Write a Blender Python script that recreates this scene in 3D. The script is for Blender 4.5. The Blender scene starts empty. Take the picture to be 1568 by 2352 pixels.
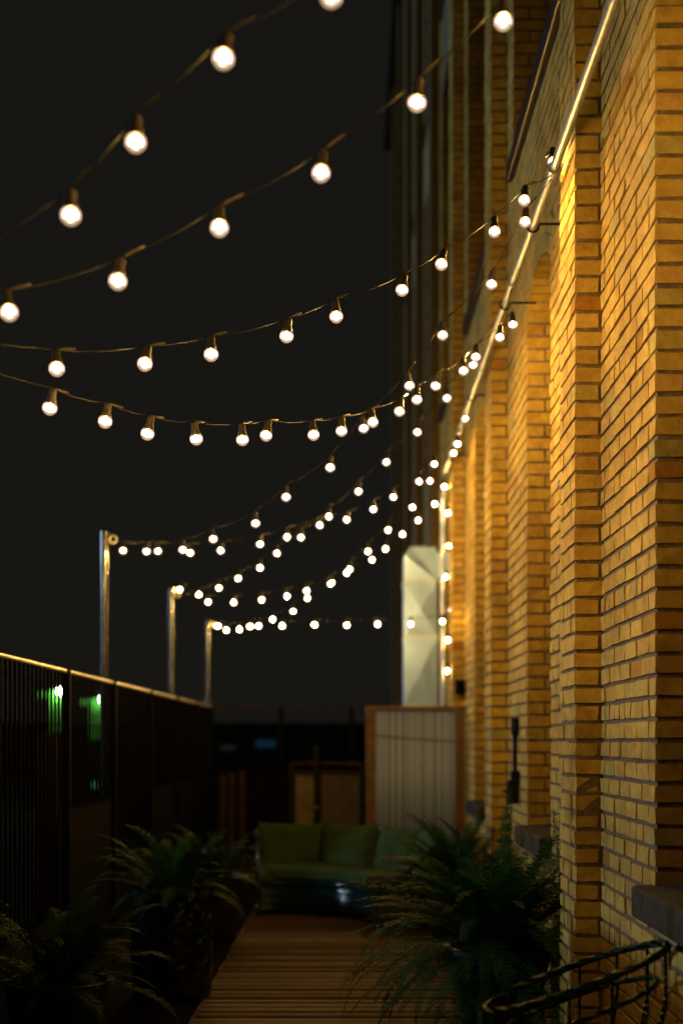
import bpy, math, random
from mathutils import Vector, Matrix, Quaternion
R = math.radians
PI = math.pi
random.seed(7)
scene = bpy.context.scene
COL = scene.collection

# ------------------------------------------------------------------ camera
F = 3266.7                      # focal length in the 1568 x 2352 measuring frame (50 mm on 36 x 24)
VX, VZ, CAMZ = 800.0, 1700.0, 1.35
cam_d = bpy.data.cameras.new('camera')
cam = bpy.data.objects.new('camera', cam_d); COL.objects.link(cam)
cam.location = (0, 0, CAMZ)
cam.rotation_euler = (R(90), 0, 0)
cam_d.sensor_fit = 'VERTICAL'
cam_d.sensor_height = 36.0
cam_d.sensor_width = 24.0
cam_d.lens = 50.0
cam_d.shift_x = -(VX - 784) / 2352
cam_d.shift_y = (VZ - 1176) / 2352
cam_d.clip_start = 0.05
cam_d.clip_end = 2000
cam_d.dof.use_dof = True
cam_d.dof.focus_distance = 5.7
cam_d.dof.aperture_fstop = 1.4
scene.camera = cam

# ------------------------------------------------------------------ world, night sky
world = bpy.data.worlds.new('World'); scene.world = world
world.use_nodes = True
wn, wl = world.node_tree.nodes, world.node_tree.links
bg = wn['Background']
sky = wn.new('ShaderNodeTexSky'); sky.sky_type = 'NISHITA'; sky.sun_disc = False
sky.sun_elevation = R(3); sky.sun_rotation = R(-90)
mixs = wn.new('ShaderNodeMixRGB'); mixs.blend_type = 'MIX'; mixs.inputs[0].default_value = 0.9995
mixs.inputs[2].default_value = (0.0079, 0.0073, 0.0060, 1)
wl.new(sky.outputs[0], mixs.inputs[1]); wl.new(mixs.outputs[0], bg.inputs[0])
bg.inputs[1].default_value = 1.0

# ------------------------------------------------------------------ the cool light from across the yard (one sun)
sd = bpy.data.lights.new('sun', 'SUN'); sd.energy = 0.9; sd.angle = R(3.0); sd.color = (0.62, 0.84, 1.0)
sun = bpy.data.objects.new('sun', sd); COL.objects.link(sun)
sun.location = (-20, 4, 5)
sun.rotation_euler = Vector((1.0, -0.10, -0.16)).to_track_quat('-Z', 'Y').to_euler()

scene.view_settings.view_transform = 'Standard'
scene.view_settings.look = 'None'
scene.view_settings.exposure = 0.0
scene.view_settings.gamma = 1.0
try:
    scene.cycles.sample_clamp_indirect = 3.0
    scene.cycles.caustics_reflective = False
    scene.cycles.caustics_refractive = False
    scene.cycles.use_light_tree = True
    scene.cycles.transparent_max_bounces = 24
    scene.cycles.use_denoising = True
except Exception:
    pass

BULB_L = 4600.0                 # radiance of a lamp filament
BULB_C = (1.0, 0.56, 0.12)

# ------------------------------------------------------------------ helpers
def P(px, py, Y):
    return Vector(((px - VX) / F * Y, Y, CAMZ + (VZ - py) / F * Y))

class MB:
    def __init__(self): self.v = []; self.f = []; self.m = []; self.t = []; self.mi = 0
    def add(self, vs, fs, tone=0.5):
        n = len(self.v); self.v += [tuple(p) for p in vs]; self.t += [tone] * len(vs)
        for q in fs: self.f.append(tuple(i + n for i in q)); self.m.append(self.mi)
    def box(self, x0, x1, y0, y1, z0, z1, tone=0.5, j=0.0):
        vs = [Vector((x, y, z)) for x in (x0, x1) for y in (y0, y1) for z in (z0, z1)]
        if j:
            vs = [p + Vector((random.uniform(-j, j), random.uniform(-j, j), random.uniform(-j, j))) for p in vs]
        self.add(vs, [(0, 1, 3, 2), (4, 6, 7, 5), (0, 4, 5, 1), (2, 3, 7, 6), (0, 2, 6, 4), (1, 5, 7, 3)], tone)
    def obox(self, c, ax, ay, az, tone=0.5):
        c, ax, ay, az = Vector(c), Vector(ax), Vector(ay), Vector(az)
        vs = [c + ax * a + ay * b + az * d for a in (-1, 1) for b in (-1, 1) for d in (-1, 1)]
        self.add(vs, [(0, 1, 3, 2), (4, 6, 7, 5), (0, 4, 5, 1), (2, 3, 7, 6), (0, 2, 6, 4), (1, 5, 7, 3)], tone)
    def tube(self, pts, r, n=8, cap=True, tone=0.5, closed=False):
        pts = [Vector(p) for p in pts]; m = len(pts)
        rr = r if isinstance(r, (list, tuple)) else [r] * m
        tang = []
        for i in range(m):
            a = pts[(i - 1) % m] if (closed or i > 0) else pts[0]
            b = pts[(i + 1) % m] if (closed or i < m - 1) else pts[-1]
            tang.append((b - a).normalized())
        up = Vector((0, 0, 1)) if abs(tang[0].z) < .9 else Vector((1, 0, 0))
        nrm = tang[0].cross(up).normalized()
        vs, fs = [], []
        for i in range(m):
            nrm = (nrm - tang[i] * nrm.dot(tang[i])).normalized(); bn = tang[i].cross(nrm)
            for k in range(n):
                a = 2 * PI * k / n
                vs.append(pts[i] + (nrm * math.cos(a) + bn * math.sin(a)) * rr[i])
        for i in range(m if closed else m - 1):
            for k in range(n):
                a, b = i * n + k, i * n + (k + 1) % n
                c, d = ((i + 1) % m) * n + (k + 1) % n, ((i + 1) % m) * n + k
                fs.append((a, b, c, d))
        if cap and not closed:
            fs.append(tuple(range(n))[::-1]); fs.append(tuple((m - 1) * n + k for k in range(n)))
        self.add(vs, fs, tone)
    def lathe(self, prof, n=24, c=(0, 0, 0), mat=None, tone=0.5):
        vs, fs = [], []
        for (r, z) in prof:
            for k in range(n):
                a = 2 * PI * k / n; vs.append(Vector((r * math.cos(a), r * math.sin(a), z)))
        if mat is not None: vs = [mat @ p for p in vs]
        vs = [p + Vector(c) for p in vs]
        for i in range(len(prof) - 1):
            for k in range(n):
                fs.append((i * n + k, i * n + (k + 1) % n, (i + 1) * n + (k + 1) % n, (i + 1) * n + k))
        fs.append(tuple(range(n))[::-1]); fs.append(tuple((len(prof) - 1) * n + k for k in range(n)))
        self.add(vs, fs, tone)
    def build(self, name, mats, parent=None, smooth=False, bevel=0.0):
        me = bpy.data.meshes.new(name)
        me.from_pydata(self.v, [], self.f)
        mats = mats if isinstance(mats, (list, tuple)) else [mats]
        for m in mats: me.materials.append(m)
        me.polygons.foreach_set('material_index', self.m)
        at = me.attributes.new('tone', 'FLOAT', 'POINT'); at.data.foreach_set('value', self.t)
        if smooth: me.polygons.foreach_set('use_smooth', [True] * len(self.f))
        me.update()
        o = bpy.data.objects.new(name, me); COL.objects.link(o)
        if parent: o.parent = parent
        if bevel:
            b = o.modifiers.new('bevel', 'BEVEL'); b.width = bevel; b.segments = 2; b.limit_method = 'ANGLE'
        if smooth:
            try: me.set_sharp_from_angle(angle=R(40))
            except Exception: pass
        return o

def tag(o, label=None, cat=None, group=None, kind=None):
    if label: o['label'] = label
    if cat: o['category'] = cat
    if group: o['group'] = group
    if kind: o['kind'] = kind
    return o
def thing(name, label, cat, loc=(0, 0, 0), group=None):
    o = bpy.data.objects.new(name, None); COL.objects.link(o); o.location = loc
    o.empty_display_size = 0.1
    return tag(o, label, cat, group)
def keep(o, root):              # parent while keeping world-space mesh coordinates
    o.parent = root; o.matrix_parent_inverse = Matrix.Translation(root.location).inverted(); return o

# ------------------------------------------------------------------ materials
def mat(name, col, rough=0.6, metal=0.0, var=0.0, scale=8.0, bump=0.0, bscale=40.0, spec=None, col2=None):
    m = bpy.data.materials.new(name); m.use_nodes = True
    n, l = m.node_tree.nodes, m.node_tree.links
    b = n['Principled BSDF']
    b.inputs['Base Color'].default_value = (*col, 1); b.inputs['Roughness'].default_value = rough
    b.inputs['Metallic'].default_value = metal
    if spec is not None: b.inputs['Specular IOR Level'].default_value = spec
    tc = n.new('ShaderNodeTexCoord')
    if var or col2:
        nz = n.new('ShaderNodeTexNoise'); nz.inputs['Scale'].default_value = scale; nz.inputs['Detail'].default_value = 6
        l.new(tc.outputs['Object'], nz.inputs['Vector'])
        cr = n.new('ShaderNodeValToRGB'); cr.color_ramp.elements[0].position = .3; cr.color_ramp.elements[1].position = .72
        c2 = col2 or tuple(c * (1 - var) for c in col)
        cr.color_ramp.elements[0].color = (*c2, 1); cr.color_ramp.elements[1].color = (*[min(1, c * (1 + var * .5)) for c in col], 1)
        l.new(nz.outputs[0], cr.inputs[0]); l.new(cr.outputs[0], b.inputs['Base Color'])
    if bump:
        n2 = n.new('ShaderNodeTexNoise'); n2.inputs['Scale'].default_value = bscale; n2.inputs['Detail'].default_value = 4
        l.new(tc.outputs['Object'], n2.inputs['Vector'])
        bp = n.new('ShaderNodeBump'); bp.inputs['Strength'].default_value = bump; bp.inputs['Distance'].default_value = .01
        l.new(n2.outputs[0], bp.inputs['Height']); l.new(bp.outputs[0], b.inputs['Normal'])
    return m
def emit(name, col, s, sample=True):
    m = bpy.data.materials.new(name); m.use_nodes = True
    n, l = m.node_tree.nodes, m.node_tree.links; n.clear()
    e = n.new('ShaderNodeEmission'); e.inputs[0].default_value = (*col, 1); e.inputs[1].default_value = s
    o = n.new('ShaderNodeOutputMaterial'); l.new(e.outputs[0], o.inputs[0])
    if not sample:
        try: m.cycles.emission_sampling = 'NONE'
        except Exception: pass
    return m

def brick_mat():                # one tone per brick (attribute), clay speckle, pores
    m = bpy.data.materials.new('cream_brick'); m.use_nodes = True
    n, l = m.node_tree.nodes, m.node_tree.links; b = n['Principled BSDF']
    at = n.new('ShaderNodeAttribute'); at.attribute_name = 'tone'
    cr = n.new('ShaderNodeValToRGB'); cr.color_ramp.interpolation = 'LINEAR'
    E = cr.color_ramp.elements
    stops = [(0.0, (.30, .12, .03)), (.06, (.46, .25, .05)), (.16, (.54, .37, .09)), (.40, (.60, .43, .11)),
             (.62, (.62, .45, .115)), (.80, (.62, .41, .13)), (.90, (.54, .43, .13)), (1.0, (.44, .40, .15))]
    E[0].position, E[0].color = stops[0][0], (*stops[0][1], 1); E[1].position, E[1].color = 1.0, (*stops[-1][1], 1)
    for p, c in stops[1:-1]:
        e = E.new(p); e.color = (*c, 1)
    l.new(at.outputs['Fac'], cr.inputs[0])
    tc = n.new('ShaderNodeTexCoord')
    nz = n.new('ShaderNodeTexNoise'); nz.inputs['Scale'].default_value = 16; nz.inputs['Detail'].default_value = 8; nz.inputs['Roughness'].default_value = .7
    l.new(tc.outputs['Object'], nz.inputs['Vector'])
    r2 = n.new('ShaderNodeValToRGB'); r2.color_ramp.elements[0].position = .33; r2.color_ramp.elements[1].position = .62
    r2.color_ramp.elements[0].color = (.60, .52, .45, 1); r2.color_ramp.elements[1].color = (1, 1, 1, 1)
    l.new(nz.outputs[0], r2.inputs[0])
    mx = n.new('ShaderNodeMixRGB'); mx.blend_type = 'MULTIPLY'; mx.inputs[0].default_value = .75
    l.new(cr.outputs[0], mx.inputs[1]); l.new(r2.outputs[0], mx.inputs[2])
    sp = n.new('ShaderNodeTexNoise'); sp.inputs['Scale'].default_value = 95; sp.inputs['Detail'].default_value = 2
    l.new(tc.outputs['Object'], sp.inputs['Vector'])
    r3 = n.new('ShaderNodeValToRGB'); r3.color_ramp.elements[0].position = .27; r3.color_ramp.elements[1].position = .34
    r3.color_ramp.elements[0].color = (.35, .28, .22, 1); r3.color_ramp.elements[1].color = (1, 1, 1, 1)
    l.new(sp.outputs[0], r3.inputs[0])
    m2 = n.new('ShaderNodeMixRGB'); m2.blend_type = 'MULTIPLY'; m2.inputs[0].default_value = .8
    l.new(mx.outputs[0], m2.inputs[1]); l.new(r3.outputs[0], m2.inputs[2])
    st = n.new('ShaderNodeTexNoise'); st.inputs['Scale'].default_value = 1.7; st.inputs['Detail'].default_value = 7; st.inputs['Roughness'].default_value = .65
    l.new(tc.outputs['Object'], st.inputs['Vector'])
    r5 = n.new('ShaderNodeValToRGB'); r5.color_ramp.elements[0].position = .36; r5.color_ramp.elements[1].position = .56
    r5.color_ramp.elements[0].color = (.62, .58, .56, 1); r5.color_ramp.elements[1].color = (1, 1, 1, 1)
    l.new(st.outputs[0], r5.inputs[0])
    m5 = n.new('ShaderNodeMixRGB'); m5.blend_type = 'MULTIPLY'; m5.inputs[0].default_value = .9
    l.new(m2.outputs[0], m5.inputs[1]); l.new(r5.outputs[0], m5.inputs[2])
    l.new(m5.outputs[0], b.inputs['Base Color']); b.inputs['Roughness'].default_value = .85
    b.inputs['Specular IOR Level'].default_value = .2
    bp = n.new('ShaderNodeBump'); bp.inputs['Strength'].default_value = .55; bp.inputs['Distance'].default_value = .006
    n4 = n.new('ShaderNodeTexNoise'); n4.inputs['Scale'].default_value = 42; n4.inputs['Detail'].default_value = 6
    l.new(tc.outputs['Object'], n4.inputs['Vector']); l.new(n4.outputs[0], bp.inputs['Height']); l.new(bp.outputs[0], b.inputs['Normal'])
    return m
def far_brick_mat(name, rot, dk=1.0):   # brickwork as a texture for far or out-of-frame walls
    m = bpy.data.materials.new(name); m.use_nodes = True
    n, l = m.node_tree.nodes, m.node_tree.links; b = n['Principled BSDF']
    tc = n.new('ShaderNodeTexCoord'); mp = n.new('ShaderNodeSeparateXYZ'); cb = n.new('ShaderNodeCombineXYZ')
    l.new(tc.outputs['Object'], mp.inputs[0])
    l.new(mp.outputs[1 if rot else 0], cb.inputs[0]); l.new(mp.outputs[2], cb.inputs[1])
    bt = n.new('ShaderNodeTexBrick'); bt.inputs['Scale'].default_value = 1.0
    bt.inputs['Brick Width'].default_value = .215; bt.inputs['Row Height'].default_value = .075
    bt.inputs['Mortar Size'].default_value = .009; bt.inputs['Mortar Smooth'].default_value = .1
    bt.squash = .5; bt.squash_frequency = 6
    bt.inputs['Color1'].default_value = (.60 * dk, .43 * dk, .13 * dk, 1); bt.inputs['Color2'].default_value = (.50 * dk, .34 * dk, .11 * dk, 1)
    bt.inputs['Mortar'].default_value = (.15, .11, .08, 1)
    l.new(cb.outputs[0], bt.inputs['Vector']); l.new(bt.outputs[0], b.inputs['Base Color'])
    b.inputs['Roughness'].default_value = .88
    bp = n.new('ShaderNodeBump'); bp.invert = True; bp.inputs['Strength'].default_value = .6; bp.inputs['Distance'].default_value = .008
    l.new(bt.outputs['Fac'], bp.inputs['Height']); l.new(bp.outputs[0], b.inputs['Normal'])
    return m

M = {}
M['brick'] = brick_mat()
M['mortar'] = mat('mortar', (.19, .14, .10), .95, var=.4, scale=30, bump=.8, bscale=110)
M['far_brick'] = far_brick_mat('far_brick', True)
M['far_brick_side'] = far_brick_mat('far_brick_side', False)
M['dimmed'] = far_brick_mat('dimmed_brick', True, .62)  # far bays: the dim light there is put into the brick colour
M['dimmed_side'] = far_brick_mat('dimmed_brick_side', False, .26)  # far pilasters darkened further, standing in for their weaker light
M['stone'] = mat('sill_stone', (.048, .046, .044), .9, spec=.2, var=.45, scale=14, bump=.7, bscale=60)
M['frame_dark'] = mat('window_frame_paint', (.035, .04, .035), .5, var=.3)
M['glass'] = mat('dark_window_glass', (.010, .013, .013), .06, spec=.6)
M['galv'] = mat('galvanised_pipe', (.36, .42, .52), .42, .6, var=.25, scale=25, bump=.05)
M['steel'] = mat('galvanised_pole', (.10, .105, .12), .22, 1.0, var=.25, scale=15)
M['rail'] = mat('galvanised_rail', (.78, .76, .72), .42, .55, var=.15, scale=20)
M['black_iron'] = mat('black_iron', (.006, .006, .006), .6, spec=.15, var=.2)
M['drain'] = mat('drain_paint', (.035, .022, .022), .35, var=.3)
M['duct'] = mat('duct_sheet', (.27, .45, .93), .42, .5, var=.12, scale=6, bump=.05)
M['timber'] = mat('stained_timber', (.13, .06, .022), .55, var=.45, scale=10, bump=.3, bscale=30)
M['post_timber'] = mat('weathered_timber', (.038, .019, .012), .85, spec=.1, var=.4, scale=12, bump=.4)
M['board_dark'] = mat('dark_board', (.004, .0035, .003), .95, spec=.05, var=.3)
M['mesh_wire'] = mat('coated_wire', (.0028, .0028, .0034), .7, spec=.04)
M['cable'] = mat('cable_rubber', (.007, .008, .005), .65, spec=.12)
M['splice'] = mat('splice_sleeve', (.07, .06, .035), .3, spec=.6)
M['socket'] = mat('lamp_socket', (.012, .008, .006), .5, spec=.3)
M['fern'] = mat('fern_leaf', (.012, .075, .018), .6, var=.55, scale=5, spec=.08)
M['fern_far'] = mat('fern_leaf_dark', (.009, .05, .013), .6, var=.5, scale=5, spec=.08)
M['stalk'] = mat('fern_stalk', (.015, .03, .01), .6, spec=.1)
M['soil'] = mat('potting_soil', (.006, .0045, .0035), .95, bump=1, spec=.05)
M['pot'] = mat('glazed_pot', (.004, .005, .007), .05, spec=.8)
M['pot_plain'] = mat('black_pot', (.012, .012, .013), .3, bump=.2)
M['cushion'] = mat('green_cushion', (.042, .080, .024), .9, spec=.1, var=.3, scale=7, bump=.8, bscale=13)
M['earth'] = mat('night_ground', (.005, .0048, .0044), .95, spec=.05, var=.4, scale=1.5, bump=.5)
M['far_wall'] = mat('dark_render', (.010, .011, .012), .9, var=.3)
M['green_paint'] = mat('green_paint', (.12, .55, .06), .45, var=.2)
M['pale_panel'] = mat('ochre_panel', (.12, .10, .05), .7, var=.4, scale=9)
M['panel_wood'] = mat('brown_panel', (.05, .04, .034), .7, var=.4, scale=9)
M['fill'] = emit('lamp_filament', BULB_C, BULB_L)
M['cool_lamp'] = emit('cool_lamp', (.85, 1.0, .9), 260.0)
M['tiny_warm'] = emit('tiny_warm_lamp', (1, .75, .4), 1.6, False)
M['tiny_green'] = emit('tiny_green_lamp', (.1, .8, .25), .5, False)
M['blue_sign'] = emit('blue_window', (.01, .05, .085), .35, False)
M['dim_window'] = emit('dim_window', (.05, .06, .045), .2, False)

def globe_mat(name, col, s, t=(.97, .96, .94)):
    m = bpy.data.materials.new(name); m.use_nodes = True
    n, l = m.node_tree.nodes, m.node_tree.links; n.clear()
    tr = n.new('ShaderNodeBsdfTransparent'); tr.inputs[0].default_value = (*t, 1)
    em = n.new('ShaderNodeEmission'); em.inputs[0].default_value = (*col, 1); em.inputs[1].default_value = s
    ad = n.new('ShaderNodeAddShader'); o = n.new('ShaderNodeOutputMaterial')
    l.new(tr.outputs[0], ad.inputs[0]); l.new(em.outputs[0], ad.inputs[1]); l.new(ad.outputs[0], o.inputs[0])
    try: m.cycles.emission_sampling = 'NONE'
    except Exception: pass
    return m
M['globe'] = globe_mat('clear_globe', (1.0, .60, .44), .80)
M['light_cap'] = globe_mat('added_light_cap', (1.0, .68, .42), .55, (.10, .085, .065))  # added bulb caps that hold back light going up and down
M['glow'] = globe_mat('lamp_glow', (1.0, .90, .80), 6.0)

def wicker_mat(name, col, rough, spec=.5):
    m = bpy.data.materials.new(name); m.use_nodes = True
    n, l = m.node_tree.nodes, m.node_tree.links; b = n['Principled BSDF']
    b.inputs['Base Color'].default_value = (*col, 1); b.inputs['Roughness'].default_value = rough; b.inputs['Specular IOR Level'].default_value = spec
    tc = n.new('ShaderNodeTexCoord'); w = n.new('ShaderNodeTexWave'); w.bands_direction = 'Z'
    w.inputs['Scale'].default_value = 14; w.inputs['Distortion'].default_value = 1.2; w.inputs['Detail'].default_value = 2
    l.new(tc.outputs['Object'], w.inputs['Vector'])
    bp = n.new('ShaderNodeBump'); bp.inputs['Strength'].default_value = .8; bp.inputs['Distance'].default_value = .01
    l.new(w.outputs['Fac'], bp.inputs['Height']); l.new(bp.outputs[0], b.inputs['Normal'])
    return m
M['wicker'] = wicker_mat('dark_teal_wicker', (.004, .026, .026), .14)
M['rattan'] = wicker_mat('green_rattan', (.001, .030, .018), .4, .25)

def poly_mat():                 # fluted translucent sheet
    m = bpy.data.materials.new('fluted_sheet'); m.use_nodes = True
    n, l = m.node_tree.nodes, m.node_tree.links; b = n['Principled BSDF']
    b.inputs['Roughness'].default_value = .35
    tc = n.new('ShaderNodeTexCoord'); sp = n.new('ShaderNodeSeparateXYZ'); l.new(tc.outputs['Object'], sp.inputs[0])
    nz = n.new('ShaderNodeTexNoise'); nz.noise_dimensions = '1D'; nz.inputs['Scale'].default_value = 34; nz.inputs['Detail'].default_value = 5
    l.new(sp.outputs[0], nz.inputs['W'])
    cr = n.new('ShaderNodeValToRGB'); cr.color_ramp.elements[0].position = .3; cr.color_ramp.elements[1].position = .7
    cr.color_ramp.elements[0].color = (.11, .15, .36, 1); cr.color_ramp.elements[1].color = (.36, .50, .98, 1)
    l.new(nz.outputs[0], cr.inputs[0]); l.new(cr.outputs[0], b.inputs['Base Color'])
    return m
M['sheet'] = poly_mat()

def deck_mat():
    m = bpy.data.materials.new('deck_board'); m.use_nodes = True
    n, l = m.node_tree.nodes, m.node_tree.links; b = n['Principled BSDF']
    at = n.new('ShaderNodeAttribute'); at.attribute_name = 'tone'
    tc = n.new('ShaderNodeTexCoord'); mp = n.new('ShaderNodeMapping'); mp.inputs['Scale'].default_value = (1.2, 26, 10)
    l.new(tc.outputs['Object'], mp.inputs[0])
    nz = n.new('ShaderNodeTexNoise'); nz.inputs['Scale'].default_value = 2.2; nz.inputs['Detail'].default_value = 7; nz.inputs['Distortion'].default_value = .6
    l.new(mp.outputs[0], nz.inputs['Vector'])
    ad = n.new('ShaderNodeMath'); ad.operation = 'ADD'
    sc = n.new('ShaderNodeMath'); sc.operation = 'MULTIPLY_ADD'; sc.inputs[1].default_value = .6; sc.inputs[2].default_value = -.3
    l.new(at.outputs['Fac'], sc.inputs[0]); l.new(nz.outputs[0], ad.inputs[0]); l.new(sc.outputs[0], ad.inputs[1])
    cr = n.new('ShaderNodeValToRGB'); cr.color_ramp.elements[0].position = .22; cr.color_ramp.elements[1].position = .8
    cr.color_ramp.elements[0].color = (.055, .03, .017, 1); cr.color_ramp.elements[1].color = (.17, .105, .06, 1)
    l.new(ad.outputs[0], cr.inputs[0]); l.new(cr.outputs[0], b.inputs['Base Color'])
    b.inputs['Roughness'].default_value = .62; b.inputs['Specular IOR Level'].default_value = .2
    bp = n.new('ShaderNodeBump'); bp.inputs['Strength'].default_value = .4; bp.inputs['Distance'].default_value = .004
    l.new(nz.outputs[0], bp.inputs['Height']); l.new(bp.outputs[0], b.inputs['Normal'])
    return m
M['deck'] = deck_mat()

# ------------------------------------------------------------------ ground and deck
g = MB(); g.add([(-600, -200, -.30), (600, -200, -.30), (600, 900, -.30), (-600, 900, -.30)], [(0, 1, 2, 3)])
tag(g.build('ground', M['earth']), 'dark night ground beyond the deck', 'ground', kind='structure')
XW, XP, XL = 1.06, .95, -1.65
gb = MB()
for q in range(60):
    y0 = 1.0 + q * .277
    gb.box(-1.95, -.78, y0, y0 + .277, -.12, -.004 + .001 * (q % 2))
tag(gb.build('path', M['soil']), 'dark soil strip under the pots between the deck and fence', 'path', kind='structure')
d = MB(); y = 1.0
while y < 17.6:
    w = .118
    d.box(-.76 + random.uniform(-.006, .006), XW + .03, y, y + w, -.04, random.uniform(-.002, .002), random.random())
    for k in (.33, .66):        # anti-slip grooves read as thin strips between ribs
        d.box(-.75, XW + .03, y + w * k - .003, y + w * k + .003, -.01, .0035, random.random() * .3)
    y += .125
tag(d.build('deck', M['deck']), 'brown timber deck boards laid across the terrace', 'deck', kind='structure')

# ------------------------------------------------------------------ brick building
CH = .075                       # course height
P2 = 5.98; PER = 3.52; PW = .42
HB = 15.5
bld = thing('brick_building', 'tall cream brick warehouse with pilasters and recessed windows beside the deck', 'building', (XW, 6, 0))
def tone():
    r = random.random()
    return random.uniform(.02, .12) if r < .014 else (random.uniform(.86, 1) if r < .09 else min(.9, max(.15, random.gauss(.5, .15))))
def limit(y): return CAMZ + 1760 / F * y + .5
bays = []
for k in range(-2, 8):
    p0 = P2 + PER * k
    bays.append((k, p0, p0 + PW, p0 + PW + 1.09, p0 + PW + 2.045, p0 + PER))   # pil near, pil far, win near, win far, next pil
def arch_z(y, a, b, spring, rise):
    t = (2 * y - a - b) / (b - a); return spring + rise * (1 - t * t)

wall = MB()
def course_bricks(mb, ya, yb, i, z, holes, xf, depth_first=None, depth_last=None):
    hdr = (i % 6 == 5)
    pitch = .1075 if hdr else .215
    off = 0 if i % 2 else -pitch / 2
    y = ya + off
    n = 0
    while y < yb - .004:
        y0, y1 = max(y, ya), min(y + pitch, yb)
        y += pitch
        if y1 - y0 < .03: continue
        a = y0 + (.0075 if y0 > ya else 0); b = y1 - (.0075 if y1 < yb else 0)
        z0, z1 = z + .0085 + random.uniform(-.001, .001), z + CH - .0085 + random.uniform(-.001, .001)
        skip = False
        for h in holes:
            r = h(.5 * (a + b))
            if r is None: continue
            lo, hi = r
            if z1 > lo and z0 < hi:
                if z1 > hi + .02 and z0 > lo: z0 = hi + .006
                elif z0 < lo - .02 and z1 < hi: z1 = lo - .004
                else: skip = True
        if skip: continue
        yield a, b, z0, z1, y0 <= ya + .001, y1 >= yb - .001

def spall(z):                   # worn bricks low on the wall
    return z < 1.55 and random.random() < .16

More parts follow.
